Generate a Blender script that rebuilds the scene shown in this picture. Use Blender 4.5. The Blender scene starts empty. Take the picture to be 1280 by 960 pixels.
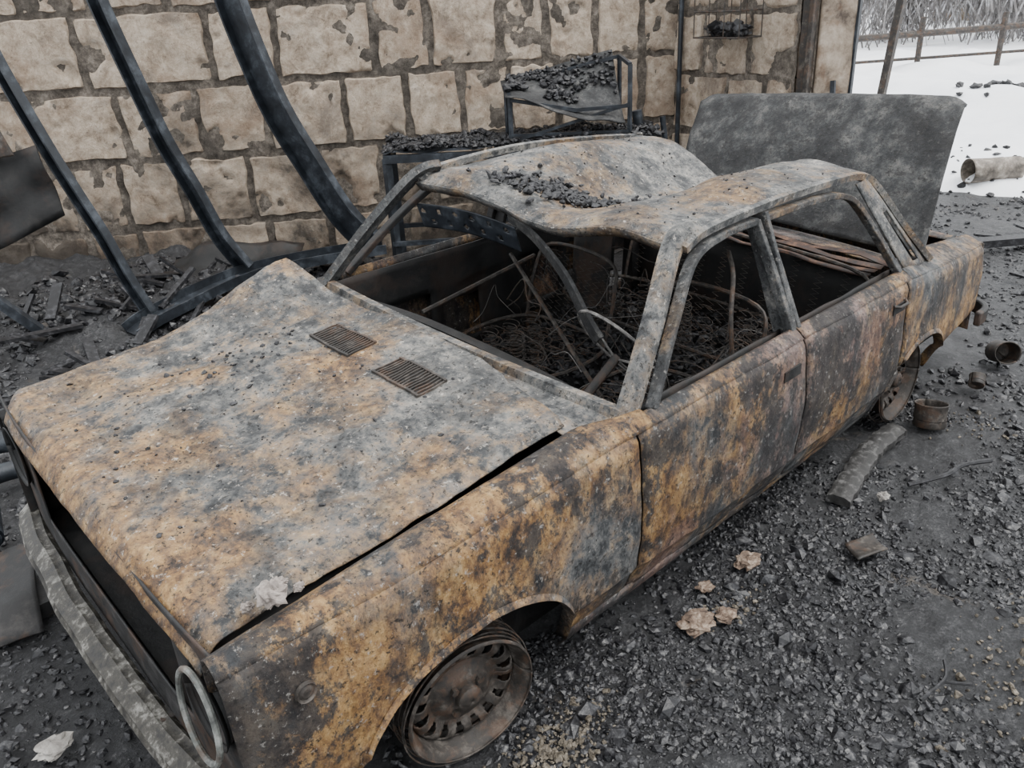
import bpy, math, random
import numpy as np
from mathutils import Vector, Matrix, noise
random.seed(7); rng=np.random.default_rng(7)
SC=bpy.context.scene
def lerp(a,b,t): return a+(b-a)*t
def sm(a,b,x):
    t=min(1,max(0,(x-a)/(b-a))); return t*t*(3-2*t)
def interp(tab,x): return float(np.interp(x,[p[0] for p in tab],[p[1] for p in tab]))
def nz(x,y,z,s=1.0): return noise.noise(Vector((x*s,y*s,z*s)))
def fbm(x,y,z,s=1.0,o=4): return noise.fractal(Vector((x*s,y*s,z*s)),1.0,2.0,o)

# ---------------------------------------------------------------- materials
class NT:
    def __init__(s,name):
        s.m=bpy.data.materials.new(name); s.m.use_nodes=True; s.t=s.m.node_tree
        s.b=s.t.nodes['Principled BSDF']; s.pos=s.t.nodes.new('ShaderNodeNewGeometry')
    def new(s,k): return s.t.nodes.new(k)
    def link(s,a,b): s.t.links.new(a,b)
    def noise(s,scale,detail=8,rough=.65,dist=0,vs=(1,1,1),off=(0,0,0)):
        mp=s.new('ShaderNodeMapping'); mp.inputs['Scale'].default_value=vs; mp.inputs['Location'].default_value=off
        s.link(s.pos.outputs['Position'],mp.inputs['Vector'])
        n=s.new('ShaderNodeTexNoise'); n.inputs['Scale'].default_value=scale; n.inputs['Detail'].default_value=detail
        n.inputs['Roughness'].default_value=rough; n.inputs['Distortion'].default_value=dist
        s.link(mp.outputs[0],n.inputs['Vector']); return n.outputs['Fac']
    def ramp(s,fac,stops):
        r=s.new('ShaderNodeValToRGB'); e=r.color_ramp.elements
        while len(e)>1: e.remove(e[-1])
        for i,(p,c) in enumerate(stops):
            if not hasattr(c,'__len__'): c=(c,c,c)
            if i==0: e[0].position=p; q=e[0]
            else: q=e.new(p)
            q.color=(c[0],c[1],c[2],1)
        s.link(fac,r.inputs[0]); return r.outputs[0]
    def mix(s,f,a,b,mode='MIX'):
        n=s.new('ShaderNodeMix'); n.data_type='RGBA'; n.blend_type=mode
        for v,i in ((f,0),(a,6),(b,7)):
            if hasattr(v,'links'): s.link(v,n.inputs[i])
            elif i==0: n.inputs[0].default_value=v
            else: n.inputs[i].default_value=(v[0],v[1],v[2],1)
        return n.outputs[2]
    def math(s,op,a,b=0,c=None):
        n=s.new('ShaderNodeMath'); n.operation=op
        for i,v in enumerate((a,b) if c is None else (a,b,c)):
            if hasattr(v,'links'): s.link(v,n.inputs[i])
            else: n.inputs[i].default_value=v
        return n.outputs[0]
    def sep(s,out):
        n=s.new('ShaderNodeSeparateXYZ'); s.link(out,n.inputs[0]); return n.outputs
    def fin(s,col,rough=.8,metal=0,bump=None,bs=.3,bd=.004,spec=.4):
        if hasattr(col,'links'): s.link(col,s.b.inputs['Base Color'])
        else: s.b.inputs['Base Color'].default_value=(*col,1)
        if hasattr(rough,'links'): s.link(rough,s.b.inputs['Roughness'])
        else: s.b.inputs['Roughness'].default_value=rough
        s.b.inputs['Metallic'].default_value=metal
        s.b.inputs['Specular IOR Level'].default_value=spec
        if bump is not None:
            n=s.new('ShaderNodeBump'); n.inputs['Strength'].default_value=bs; n.inputs['Distance'].default_value=bd
            s.link(bump,n.inputs['Height']); s.link(n.outputs[0],s.b.inputs['Normal'])
        return s.m

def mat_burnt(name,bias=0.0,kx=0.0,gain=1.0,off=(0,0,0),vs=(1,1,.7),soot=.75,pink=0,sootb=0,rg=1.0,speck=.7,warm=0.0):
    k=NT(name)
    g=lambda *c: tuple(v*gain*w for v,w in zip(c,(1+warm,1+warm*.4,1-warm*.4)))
    r_=lambda *c: tuple(v*rg for v in c)
    nL=k.noise(2.6,8,.62,.25,vs,(7+off[0],2,5)); nM=k.noise(9,12,.74,.15,vs,off); nF=k.noise(26,10,.78,.1,vs,(1,off[1],8))
    n1=k.math('ADD',k.math('MULTIPLY',nM,.55),k.math('MULTIPLY',nF,.45))
    base=k.ramp(n1,[(.38,g(.008,.0085,.010)),(.445,g(.035,.038,.041)),(.50,g(.100,.103,.103)),(.56,g(.205,.20,.188)),(.66,g(.44,.42,.38))])
    n2=k.noise(16,12,.78,.2,vs,(3,1,off[2]))
    rust=k.ramp(n2,[(.37,r_(.022,.012,.007)),(.44,r_(.105,.050,.018)),(.51,r_(.235,.125,.040)),(.59,r_(.37,.225,.085)),(.70,r_(.47,.37,.23))])
    px=k.sep(k.pos.outputs['Position'])
    m=k.math('ADD',k.math('MULTIPLY',nL,.50),k.math('MULTIPLY',n1,.50))
    m=k.math('ADD',m,k.math('MULTIPLY_ADD',px[0],-kx,bias+.6*kx))
    mask=k.ramp(m,[(.465,0),(.50,.5),(.545,1)])
    col=k.mix(k.math('MULTIPLY',mask,.85),base,rust)
    if pink:
        n8=k.noise(2.9,10,.7,.3,vs,(21,3,1)); col=k.mix(k.math('MULTIPLY',k.ramp(n8,[(.50,0),(.58,1)]),pink),col,k.ramp(n2,[(.35,(.035,.02,.018)),(.5,(.13,.075,.06)),(.62,(.25,.17,.145)),(.7,(.36,.29,.26))]))
    n5=k.math('ADD',k.math('MULTIPLY',k.noise(3.9,12,.74,.4,vs,(11,off[1],2)),.6),k.math('MULTIPLY',nF,.4))
    col=k.mix(k.math('MULTIPLY',k.ramp(k.math('ADD',n5,sootb),[(.505,0),(.545,1)]),soot),col,k.ramp(n2,[(.4,(.006,.006,.007)),(.65,g(.055,.056,.058))]))
    n4=k.noise(50,8,.75,0)
    col=k.mix(k.ramp(n4,[(.585,0),(.65,speck)]),col,g(.42,.40,.37))
    n6=k.noise(75,6,.72,0,(1,1,1),(5,5,5))
    col=k.mix(k.ramp(n6,[(.56,0),(.62,.9)]),col,(.009,.008,.007))
    bump=k.math('ADD',k.math('MULTIPLY',n1,1.3),k.math('MULTIPLY',n4,.7))
    return k.fin(col,k.ramp(n5,[(.4,.5),(.6,.8)]),.1,bump,.8,.008,.4)
def mat_dark(name,c0=(.006,.006,.007),c1=(.035,.036,.04),c2=(.10,.10,.105),scale=9,rough=(.45,.85),bs=.5,bd=.006,rust=0,rc=(.13,.06,.025)):
    k=NT(name); n=k.noise(scale,10,.72,.2)
    col=k.ramp(n,[(.36,c0),(.52,c1),(.66,c2)])
    if rust: 
        n2=k.noise(scale*.6,8,.7,.3,(1,1,1),(4,4,4)); col=k.mix(k.ramp(n2,[(.5,0),(.58,rust)]),col,rc)
    n3=k.noise(scale*6,5,.7)
    return k.fin(col,k.ramp(n,[(.3,rough[0]),(.7,rough[1])]),0,k.math('ADD',n,k.math('MULTIPLY',n3,.5)),bs,bd)

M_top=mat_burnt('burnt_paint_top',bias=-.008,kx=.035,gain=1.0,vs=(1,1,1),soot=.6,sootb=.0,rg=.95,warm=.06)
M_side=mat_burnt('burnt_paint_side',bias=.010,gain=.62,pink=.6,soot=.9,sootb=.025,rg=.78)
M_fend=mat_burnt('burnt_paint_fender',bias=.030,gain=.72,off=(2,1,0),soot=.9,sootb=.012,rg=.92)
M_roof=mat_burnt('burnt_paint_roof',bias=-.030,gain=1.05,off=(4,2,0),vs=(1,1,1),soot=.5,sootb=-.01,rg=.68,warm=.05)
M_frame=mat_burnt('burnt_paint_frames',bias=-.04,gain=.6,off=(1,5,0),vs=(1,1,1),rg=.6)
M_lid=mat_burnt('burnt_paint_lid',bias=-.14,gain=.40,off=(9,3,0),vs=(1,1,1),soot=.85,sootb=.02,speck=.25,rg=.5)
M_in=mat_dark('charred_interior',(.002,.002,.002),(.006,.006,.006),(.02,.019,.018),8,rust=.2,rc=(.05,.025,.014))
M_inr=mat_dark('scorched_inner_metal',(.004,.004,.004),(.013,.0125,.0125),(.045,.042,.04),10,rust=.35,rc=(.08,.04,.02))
M_rib=mat_dark('sooted_steel',(.005,.006,.008),(.014,.0175,.0225),(.05,.058,.069),8,rough=(.35,.6),bs=.3,bd=.003)
M_char=mat_dark('charcoal',(.003,.003,.004),(.012,.012,.0135),(.055,.055,.06),35,rough=(.3,.7),bs=.6,bd=.004)
M_wire=mat_dark('burnt_wire',(.008,.007,.006),(.036,.031,.027),(.10,.09,.08),30,rust=.3)
M_wirel=mat_dark('ashen_wire',(.03,.028,.027),(.10,.095,.09),(.22,.21,.195),30)
M_rim=mat_dark('rusted_wheel_steel',(.009,.008,.007),(.028,.023,.019),(.10,.088,.076),18,rust=.4,rc=(.085,.043,.022))
M_ring=mat_dark('ashen_chrome_ring',(.04,.042,.04),(.12,.125,.115),(.26,.265,.25),20,rust=.3)
M_bump=mat_dark('scorched_chrome',(.008,.007,.006),(.055,.05,.041),(.28,.27,.245),26,rough=(.4,.8),rust=.5,rc=(.02,.018,.016))
M_stone=mat_dark('ash_stone',(.12,.11,.10),(.25,.235,.215),(.40,.38,.35),14,rough=(.8,.95))

# ---------------------------------------------------------------- mesh tools
ROLL=.07
def W(p): return (p[0],p[1],p[2]+ROLL*(p[1]+.79))
def Widt(p): return tuple(p)
class MB:
    def __init__(s,T=Widt): s.v=[];s.f=[];s.T=T
    def add(s,vs,fs):
        o=len(s.v); s.v+= [s.T(tuple(p)) for p in vs]; s.f+=[tuple(i+o for i in f) for f in fs]
    def grid(s,fn,us,vs,keep=None):
        V=[fn(u,v) for u in us for v in vs]; nv=len(vs);F=[]
        for i in range(len(us)-1):
            for j in range(nv-1):
                if keep and not keep((us[i]+us[i+1])/2,(vs[j]+vs[j+1])/2): continue
                F.append((i*nv+j,(i+1)*nv+j,(i+1)*nv+j+1,i*nv+j+1))
        s.add(V,F)
    def sweep(s,pts,prof,up=(0,0,1),closed=False,cap=True,scale=None):
        pts=[Vector(p) for p in pts];n=len(pts);m=len(prof);V=[];F=[]
        upv=Vector(up)
        for i,p in enumerate(pts):
            if closed: t=pts[(i+1)%n]-pts[i-1]
            else: t=pts[min(i+1,n-1)]-pts[max(i-1,0)]
            t.normalize(); sd=t.cross(upv)
            if sd.length<1e-3: sd=t.cross(Vector((1,0,0)))
            sd.normalize(); nn=sd.cross(t)
            k=1 if scale is None else scale[i]
            for a,b in prof: V.append(p+sd*a*k+nn*b*k)
        for i in range(n if closed else n-1):
            for j in range(m):
                F.append((i*m+j,i*m+(j+1)%m,((i+1)%n)*m+(j+1)%m,((i+1)%n)*m+j))
        if cap and not closed: F.append(tuple(range(m-1,-1,-1))); F.append(tuple((n-1)*m+j for j in range(m)))
        s.add(V,F)
    def tube(s,pts,r,n=8,**k): s.sweep(pts,[(r*math.cos(2*math.pi*i/n),r*math.sin(2*math.pi*i/n)) for i in range(n)],**k)
    def box(s,c,d,rot=None):
        R=rot or Matrix.Identity(3)
        V=[Vector(c)+R@Vector((sx*d[0]/2,sy*d[1]/2,sz*d[2]/2)) for sx in(-1,1) for sy in(-1,1) for sz in(-1,1)]
        s.add(V,[(0,1,3,2),(4,6,7,5),(0,4,5,1),(2,3,7,6),(0,2,6,4),(1,5,7,3)])
    def quad(s,a,b,c,d,n=6,amp=0,seed=0):
        A,B,Cc,D=map(Vector,(a,b,c,d))
        nn=(B-A).cross(D-A).normalized()
        def fn(u,v):
            p=A.lerp(B,u).lerp(D.lerp(Cc,u),v); return p+nn*amp*nz(p.x+seed,p.y,p.z,5)
        L=[i/n for i in range(n+1)]; s.grid(fn,L,L)
    def obj(s,name,mat,parent=None,smooth=True,solid=0,bevel=0,sub=0,ang=None):
        me=bpy.data.meshes.new(name); me.from_pydata([tuple(p) for p in s.v],[],s.f); me.update()
        o=bpy.data.objects.new(name,me); SC.collection.objects.link(o)
        me.materials.append(mat)
        if smooth: me.polygons.foreach_set('use_smooth',[True]*len(me.polygons))
        if solid:
            q=o.modifiers.new('s','SOLIDIFY'); q.thickness=solid; q.offset=0
        if bevel:
            q=o.modifiers.new('b','BEVEL'); q.width=bevel; q.segments=2; q.limit_method='ANGLE'
        if smooth:
            try:
                me.set_sharp_from_angle(angle=math.radians(ang or 35))
            except Exception: pass
        if parent: o.parent=parent
        return o
def cr(pts,n=8,closed=False):
    P=[Vector(p) for p in pts];N=len(P);out=[]
    rngi=range(N) if closed else range(N-1)
    for i in rngi:
        if closed: a,b,c,d=P[i-1],P[i],P[(i+1)%N],P[(i+2)%N]
        else: a,b,c,d=P[max(i-1,0)],P[i],P[i+1],P[min(i+2,N-1)]
        for k in range(n):
            t=k/n
            out.append(.5*((2*b)+(c-a)*t+(2*a-5*b+4*c-d)*t*t+(3*b-a-3*c+d)*t**3))
    if not closed: out.append(P[-1])
    return out
def empty(name,loc=(0,0,0)):
    e=bpy.data.objects.new(name,None); SC.collection.objects.link(e); e.location=loc; e.empty_display_size=.2; return e
def rect(w,h): return [(-w/2,-h/2),(w/2,-h/2),(w/2,h/2),(-w/2,h/2)]
lin=lambda a,b,n:[a+(b-a)*i/n for i in range(n+1)]
_p=(1+5**.5)/2
ICO=np.array([(-1,_p,0),(1,_p,0),(-1,-_p,0),(1,-_p,0),(0,-1,_p),(0,1,_p),(0,-1,-_p),(0,1,-_p),(_p,0,-1),(_p,0,1),(-_p,0,-1),(-_p,0,1)])/1.9
ICF=np.array([(0,11,5),(0,5,1),(0,1,7),(0,7,10),(0,10,11),(1,5,9),(5,11,4),(11,10,2),(10,7,6),(7,1,8),(3,9,4),(3,4,2),(3,2,6),(3,6,8),(3,8,9),(4,9,5),(2,4,11),(6,2,10),(8,6,7),(9,8,1)])
def chunks(name,P,S,mat,parent=None,flat=(.5,1.0)):
    P=np.asarray(P,float);n=len(P);S=np.asarray(S,float)
    V=ICO[None]*(1+rng.uniform(-.35,.35,(n,12,1)))
    V=V*rng.uniform(.5,1.25,(n,1,3)); 
    q=rng.normal(size=(n,3,3)); Q,_=np.linalg.qr(q)
    V=np.einsum('nij,nkj->nki',Q,V); V[:,:,2]*=rng.uniform(flat[0],flat[1],(n,1))
    V=V*S[:,None,None]+P[:,None,:]
    F=(ICF[None]+12*np.arange(n)[:,None,None]).reshape(-1,3)
    me=bpy.data.meshes.new(name); me.from_pydata(V.reshape(-1,3).tolist(),[],F.tolist()); me.materials.append(mat)
    o=bpy.data.objects.new(name,me); SC.collection.objects.link(o)
    if parent: o.parent=parent
    return o

# ================================================================= CAR
CAR=empty('burnt_out_sedan')
HWT=[(.05,.735),(.16,.755),(.5,.785),(1.3,.79),(2.15,.80),(2.94,.80),(3.3,.785),(3.98,.715)]
ZCT=[(.05,.635),(.16,.645),(.7,.675),(1.3,.695),(2.15,.70),(2.94,.695),(3.3,.655),(3.98,.575)]
HW=lambda x:interp(HWT,x); ZC=lambda x:interp(ZCT,x)
ARC=[(.70,.345,.135,.315),(3.13,.32,.13,.27)]
def zlow(x):
    z=.12
    if x<.36: z=.17
    if x>3.44: z=.13+.05*(x-3.44)/.5
    for c,a,z0,b in ARC:
        t=abs(x-c)/a
        if t<1: z=max(z,z0+b*(1-t**2.3)**(1/2.3))
    return z
def Y(x,z):
    t=ZC(x)-z; h=HW(x)
    y=h+.012*math.sin(math.pi*min(max(t,0),.45)/.45)
    if t<.025: y-=(.025-t)*.5
    y-=.012*sm(.272,.258,z)
    if z<.26: y-=(.26-z)*.40
    y+=.007*nz(x,z,0,5)+.003*nz(x,z,3,15)
    return y
def cols(x0,x1):
    L=set(round(v,4) for v in lin(x0,x1,max(2,int((x1-x0)/.03))))
    for c,a,z0,b in ARC:
        for i in range(33):
            x=c-a*math.cos(math.pi*i/32)
            if x0<x<x1: L.add(round(x,4))
        for x in(c-a-.0005,c+a+.0005):
            if x0<x<x1: L.add(round(x,4))
    return sorted(L)
def side(name,x0,x1,s,mat,zmin=None):
    m=MB(W);rows=lin(0,1,30)
    def fn(x,v):
        zl=zlow(x) if zmin is None else max(zmin,zlow(x)); z=lerp(zl,ZC(x),v)
        e=min(x-x0,x1-x); y=Y(x,z)-(.006 if e<.004 else 0)
        return (x,s*y,z)
    xs=cols(x0,x1); m.grid(fn,xs,rows); return m
def arch_lip(m,c,a,z0,b,s,x0=-9,x1=9):
    pts=[]
    for i in range(49):
        x=c-a*math.cos(math.pi*i/48)
        if x0<=x<=x1:
            t=min(1,abs(x-c)/a); pts.append((x,z0+b*(1-t**2.3)**(1/2.3)))
    V=[];F=[]
    for x,z in pts:
        y=Y(x,z); V+= [(x,s*(y+.004),z+.018),(x,s*(y+.010),z+.001),(x,s*(y-.03),z-.004)]
    for i in range(len(pts)-1):
        for j in range(2): F.append((i*3+j,i*3+3+j,i*3+4+j,i*3+1+j))
    m.add(V,F)
def inner_z(x): return interp([(.1,.645),(.16,.65),(.6,.685),(1.16,.722),(1.34,.72)],x)
for s,tag in((-1,'left'),(1,'right')):
    m=side('f',.13,1.292,s,M_fend)
    def ftop(x,v):
        zc=ZC(x); y0=Y(x,zc-.0001); 
        yi=.674; y=lerp(y0,yi,v); z=lerp(zc,inner_z(x),v)+.02*math.sin(math.pi*v)+.004*nz(x,v,2,7)
        return (x,s*y,z)
    m.grid(ftop,lin(.13,1.15,34),lin(0,1,8))
    m.grid(lambda x,v:(x,s*(.674-.002*v),inner_z(x)-.10*v),lin(.13,1.15,34),[0,.15,1])
    m.grid(lambda x,v:(x,s*lerp(Y(x,ZC(x)-.0001),lerp(.674,.715,sm(1.15,1.33,x)),v),lerp(ZC(x),inner_z(x),v)+.016*math.sin(math.pi*v)),lin(1.15,1.36,8),lin(0,1,8))
    arch_lip(m,*ARC[0],s)
    if s>0: m.v=[(p[0],p[1],p[2]-.05*sm(1.2,.9,p[0])) for p in m.v]
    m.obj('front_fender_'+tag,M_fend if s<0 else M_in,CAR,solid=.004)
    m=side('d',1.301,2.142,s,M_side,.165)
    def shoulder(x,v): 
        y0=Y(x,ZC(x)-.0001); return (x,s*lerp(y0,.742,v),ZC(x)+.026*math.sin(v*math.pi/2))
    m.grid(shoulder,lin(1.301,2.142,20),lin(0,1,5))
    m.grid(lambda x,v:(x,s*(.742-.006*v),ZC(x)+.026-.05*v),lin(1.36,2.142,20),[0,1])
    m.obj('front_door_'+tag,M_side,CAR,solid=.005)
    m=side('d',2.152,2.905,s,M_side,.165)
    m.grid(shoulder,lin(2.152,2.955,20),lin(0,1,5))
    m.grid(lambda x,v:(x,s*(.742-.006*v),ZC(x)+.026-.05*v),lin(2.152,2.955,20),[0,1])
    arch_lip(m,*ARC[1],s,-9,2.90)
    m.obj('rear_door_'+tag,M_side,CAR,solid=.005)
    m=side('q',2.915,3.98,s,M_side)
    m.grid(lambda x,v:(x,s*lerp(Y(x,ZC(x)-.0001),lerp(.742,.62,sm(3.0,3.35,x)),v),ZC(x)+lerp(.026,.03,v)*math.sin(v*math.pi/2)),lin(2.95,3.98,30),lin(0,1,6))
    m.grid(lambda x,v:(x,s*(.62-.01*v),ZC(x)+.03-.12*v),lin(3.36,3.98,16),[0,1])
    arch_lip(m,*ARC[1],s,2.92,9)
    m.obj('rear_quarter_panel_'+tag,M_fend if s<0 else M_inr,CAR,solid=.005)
    m=MB(W); m.grid(lambda x,v:(x,s*(.745-.05*v*v+.006*nz(x,v,0,8)),.175-.09*v),lin(1.045,2.81,30),lin(0,1,4))
    m.obj('rocker_panel_'+tag,M_side,CAR,solid=.006)
    m=MB(W)
    holes=[(1.45,1.75,.35,.55),(1.82,2.02,.3,.5),(2.28,2.52,.35,.56),(2.6,2.75,.42,.56),(1.5,1.62,.22,.3),(2.3,2.4,.22,.3)]
    m.grid(lambda x,z:(x,s*(.70+.008*nz(x,z,0,9)),z),lin(1.1,2.95,62),lin(.1,.71,22),
        keep=lambda x,z:not any(a<x<b and c<z<d for a,b,c,d in holes) and z>zlow(x)-.02)
    m.obj('door_inner_skin_'+tag,M_in,CAR,solid=.006)
    m=MB(W); m.grid(lambda x,z:(x,s*.60,z),lin(.15,1.3,10),[.1,.35,.62]); m.grid(lambda x,z:(x,s*.58,z),lin(2.95,3.97,10),[.1,.35,.60])  # front planes added as a dark box to block light under the bonnet
    m.grid(lambda x,y:(x,s*y,.50),lin(.15,1.1,6),[.60,.74])
    m.obj('inner_wing_light_block_'+tag,M_in,CAR,solid=.006)
    m=MB(W); pr=rect(.022,.034)
    A=cr([(1.40,s*.742,.715),(1.60,s*.665,.90),(1.765,s*.605,1.018),(1.93,s*.592,1.052),(2.115,s*.592,1.056)],6)
    m.sweep(A,pr,up=(0,s,0)); m.sweep([(2.115,s*.592,1.056),(2.128,s*.66,.90),(2.132,s*.742,.715)],pr,up=(0,s,.5))
    m.sweep([(2.168,s*.742,.715),(2.165,s*.66,.90),(2.155,s*.592,1.056)],pr,up=(0,s,.5))
    m.sweep(cr([(2.155,s*.592,1.056),(2.5,s*.592,1.05),(2.70,s*.60,1.025),(2.80,s*.63,.95),(2.93,s*.742,.715)],6),pr,up=(0,s,0))
    m.sweep([(2.145,s*.575,1.07),(2.15,s*.64,.90),(2.15,s*.715,.70)],rect(.02,.085),up=(0,s,.4))
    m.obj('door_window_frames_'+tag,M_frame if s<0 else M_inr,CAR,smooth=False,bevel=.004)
for s,tag in((-1,'left'),(1,'right')):
    m=MB(W)
    b=(1.325,-.712,.705) if s<0 else (1.285,.705,.716)
    t=(1.725,-.565,1.070) if s<0 else (1.665,.60,1.068)
    path=cr([(b[0]-.05,b[1]*1.02,b[2]-.02),b,(lerp(b[0],t[0],.5),lerp(b[1],t[1],.5)-.006*-s,lerp(b[2],t[2],.53)),t,(t[0]+.10,s*.575,1.088)],7)
    m.sweep(path,[(-.028,-.015),(.028,-.02),(.034,.008),(.012,.02),(-.02,.014)],up=(0,s*.8,.6))
    m.obj('a_pillar_'+tag,M_roof if s<0 else M_frame,CAR,ang=50)
    m=MB(W)
    far=0 if s<0 else .05
    path=cr([(t[0]+.01,s*.588,1.050),(t[0]+.12,s*.590,1.085),(2.2,s*.588,1.098),(2.6,s*(.585-far*.5),1.092-far*.3),(2.86,s*(.580-far),1.068-far*.3),(2.97,s*(.60-far*.5),1.01),(3.12,s*.665,.84),(3.27,s*.725,.685)],6)
    m.sweep(path,[(-.014,-.014),(.014,-.014),(.018,.010),(.0,.014),(-.014,.006)],up=(0,0,1))
    m.obj('drip_rail_'+tag,M_roof,CAR,ang=50)
    m=MB(W)
    def cp(u,v):
        a=Vector((2.80,s*.592,1.05)).lerp(Vector((2.99,s*.742,.71)),v)
        c=Vector((2.93,s*(.56-far),1.065)).lerp(Vector((3.30,s*.70,.675)),v)
        mid=a.lerp(c,u); mid.y+=s*.018*math.sin(math.pi*u); return mid
    m.grid(cp,lin(0,1,12),lin(0,1,14),keep=lambda u,v:not(.32<u<.58 and .35<v<.9))
    m.obj('c_pillar_'+tag,M_roof,CAR,solid=.006)
    m=MB(W); m.grid(lambda u,v:cp(u,v)-Vector((0,s*.03,0)),[.25,.7],[.28,.95]); m.obj('c_pillar_vent_'+tag,M_in,CAR)
def roof_z(x,y):
    u=(x-1.69)/1.22
    e=abs(y)/.57
    z=1.072+.045*(1-e**2.4)*(.6+.4*math.sin(math.pi*min(1,max(0,u)))) - .05*max(0,.06-u)*3
    sag=.17*math.exp(-((y-.02)/.23)**2)*lerp(.33,1,sm(0,.45,u))
    sag+=.02*sm(.5,1,u)*sm(-.1,.3,y)
    z-=sag
    z+=.05*math.exp(-((y-.36)/.12)**2)*math.exp(-((u-.35)/.3)**2)
    z+=.014*fbm(x,y,0,3.5)+.008*math.sin(9*y+4*x)*sm(0,.3,.57-abs(y))
    return z
def roof_pt(x0,v):
    y=lerp(-.575,.595,v); fr=1.725-.06*v-.02*math.sin(math.pi*v)
    rr=2.905+.03*math.sin(math.pi*v)
    x=lerp(fr,rr,x0); wid=1-.06*sm(.6,1,x0)*sm(0,.6,v)
    y=y*wid
    z=roof_z(x,y); 
    if x0<.03: z-=.012
    return (x,y,z)
m=MB(W); m.grid(roof_pt,lin(0,1,60),lin(0,1,56)); 
m.grid(lambda u,v:(lambda p:(p[0]-.004+.03*u,p[1],p[2]-.035*u))(roof_pt(0,v)),[0,1],lin(0,1,40))
m.grid(lambda u,v:(lambda p:(p[0]+.004+.02*u,p[1],p[2]-.04*u))(roof_pt(1,v)),[0,1],lin(0,1,40))
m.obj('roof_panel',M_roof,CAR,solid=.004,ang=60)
WSB=lambda v:(lerp(1.325,1.285,v)-.045*math.sin(math.pi*v),lerp(-.712,.705,v),.708+.012*math.sin(math.pi*v))
m=MB(W)
m.sweep([WSB(i/40) for i in range(41)],[(-.022,-.012),(.022,-.012),(.02,.014),(-.01,.018)])
def hood_rear(v): return lerp(1.165,1.125,v*v)+.055*math.sin(math.pi*v)
def hood_z(x,y):
    t=(x-.13)/1.03
    z=lerp(.640,.722,t)+.022*(1-(y/.66)**2)+.014*(1-sm(.37,.40,abs(y)))
    z+=.012*fbm(x,y,1,3)+.006*fbm(x,y,3,9)
    z+=.11*sm(.30,.72,y)*sm(.65,1.14,x)+.02*sm(.4,.7,y)
    z-=.012*math.exp(-((y+.1)/.25)**2-((x-.55)/.2)**2)
    z+=.012*math.exp(-((y-.0)/.03)**2)*sm(1.0,.3,x)*.5
    return z
def cowl(u,v):
    w=WSB(v); y=lerp(-.668,.70,v)
    hx=hood_rear(v)-.03; hz=hood_z(1.13,min(y,.3))-.012
    return (lerp(hx,w[0],u),lerp(y,w[1],u),lerp(hz,w[2]-.004,u)-.01*math.sin(math.pi*u))
m.grid(cowl,lin(0,1,7),lin(0,1,40)); m.obj('cowl_and_windscreen_frame',M_roof,CAR,solid=.004)
def hood_pt(u,v):
    y=lerp(-.640+.004*math.sin(9*u),.715,v)
    fx=.128-.018*math.sin(math.pi*v)+.03*sm(.93,1,v)
    x=lerp(fx,hood_rear(v),u); z=hood_z(x,y)+.003
    if u<.06:
        k=(.06-u)/.06; z-=.055*k*k; x+=.004*k
    if v<.02 or v>.98: z-=.012
    return (x,y,z)
U=[0,.006,.012,.02,.028,.036,.045,.055,.065]+lin(.08,1,70)
m=MB(W); m.grid(hood_pt,U,[0,.008]+lin(.02,.98,80)+[.992,1])
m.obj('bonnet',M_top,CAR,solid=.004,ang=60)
m=MB(W); mb=MB(W)
for cy in(-.185,.155):
    hh=lambda x,y:hood_z(x,y)+.003
    m.grid(lambda x,y:(x,y,hh(x,y)+.0035),lin(.955,1.05,6),lin(cy-.105,cy+.105,8))  # dark sheet just above the bonnet stands in for the shade inside the vents
    for i in range(17):
        y=cy-.105+.21*i/16
        mb.sweep([(x,y,hh(x,y)+.005) for x in lin(.952,1.053,5)],rect(.0045,.006))
    for x in(.952,1.053): mb.sweep([(x,y,hh(x,y)+.006) for y in lin(cy-.108,cy+.108,8)],rect(.008,.007))
m.obj('vent_dark_sheet',M_in,CAR); mb.obj('vent_slats',M_rim,CAR,smooth=False)
m=MB(W)
def fp(y,z): return (.135+.02*(abs(y)/.74)**4,y,z)
def keepf(y,z):
    if math.hypot(abs(y)-.63,z-.495)<.085: return False
    if abs(y)<.49 and .34<z<.60: return False
    return True
m.grid(fp,lin(-.745,.745,120),lin(.22,.65,38),keep=keepf)
m.obj('front_panel',M_inr,CAR,solid=.005)
m=MB(W)
for s in(-1,1):
    c=Vector((.125,s*.63,.495))
    def ring(r0,x0,r1,x1,m=m,c=c):
        m.grid(lambda a,t:(c.x+lerp(x0,x1,t),c.y+math.cos(a)*lerp(r0,r1,t),c.z+math.sin(a)*lerp(r0,r1,t)),lin(0,2*math.pi,40),lin(0,1,2))
    ring(.092,.0,.082,.01); ring(.082,.01,.07,.05); ring(.07,.05,.03,.10); ring(.03,.10,.001,.105)
m.obj('headlamp_buckets',M_in,CAR,solid=.003)
m=MB(W); m.tube([(.110+.01*math.sin(a),-.635+.088*math.cos(a),.490+.10*math.sin(a)) for a in lin(0,2*math.pi,48)[:-1]],.007,8,up=(1,0,0),closed=True)
m.obj('headlamp_rim',M_ring,CAR)
m=MB(W); m.box((.22,0,.45),(.03,1.1,.32)); m.box((.7,0,.30),(1.1,1.15,.02)); m.box((1.28,0,.42),(.03,1.4,.55))  # radiator and bulkhead, plus a dark floor added to keep light out of bonnet gaps
for i in range(24): m.box((.20,-.5+i*.043,.47),(.012,.006,.24))
m.box((.75,0,.42),(.5,.35,.2)); m.obj('engine_bay',M_in,CAR,smooth=False)
m=MB(W)
c=Vector((.275,-(Y(.275,.545)+.002),.545))
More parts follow.
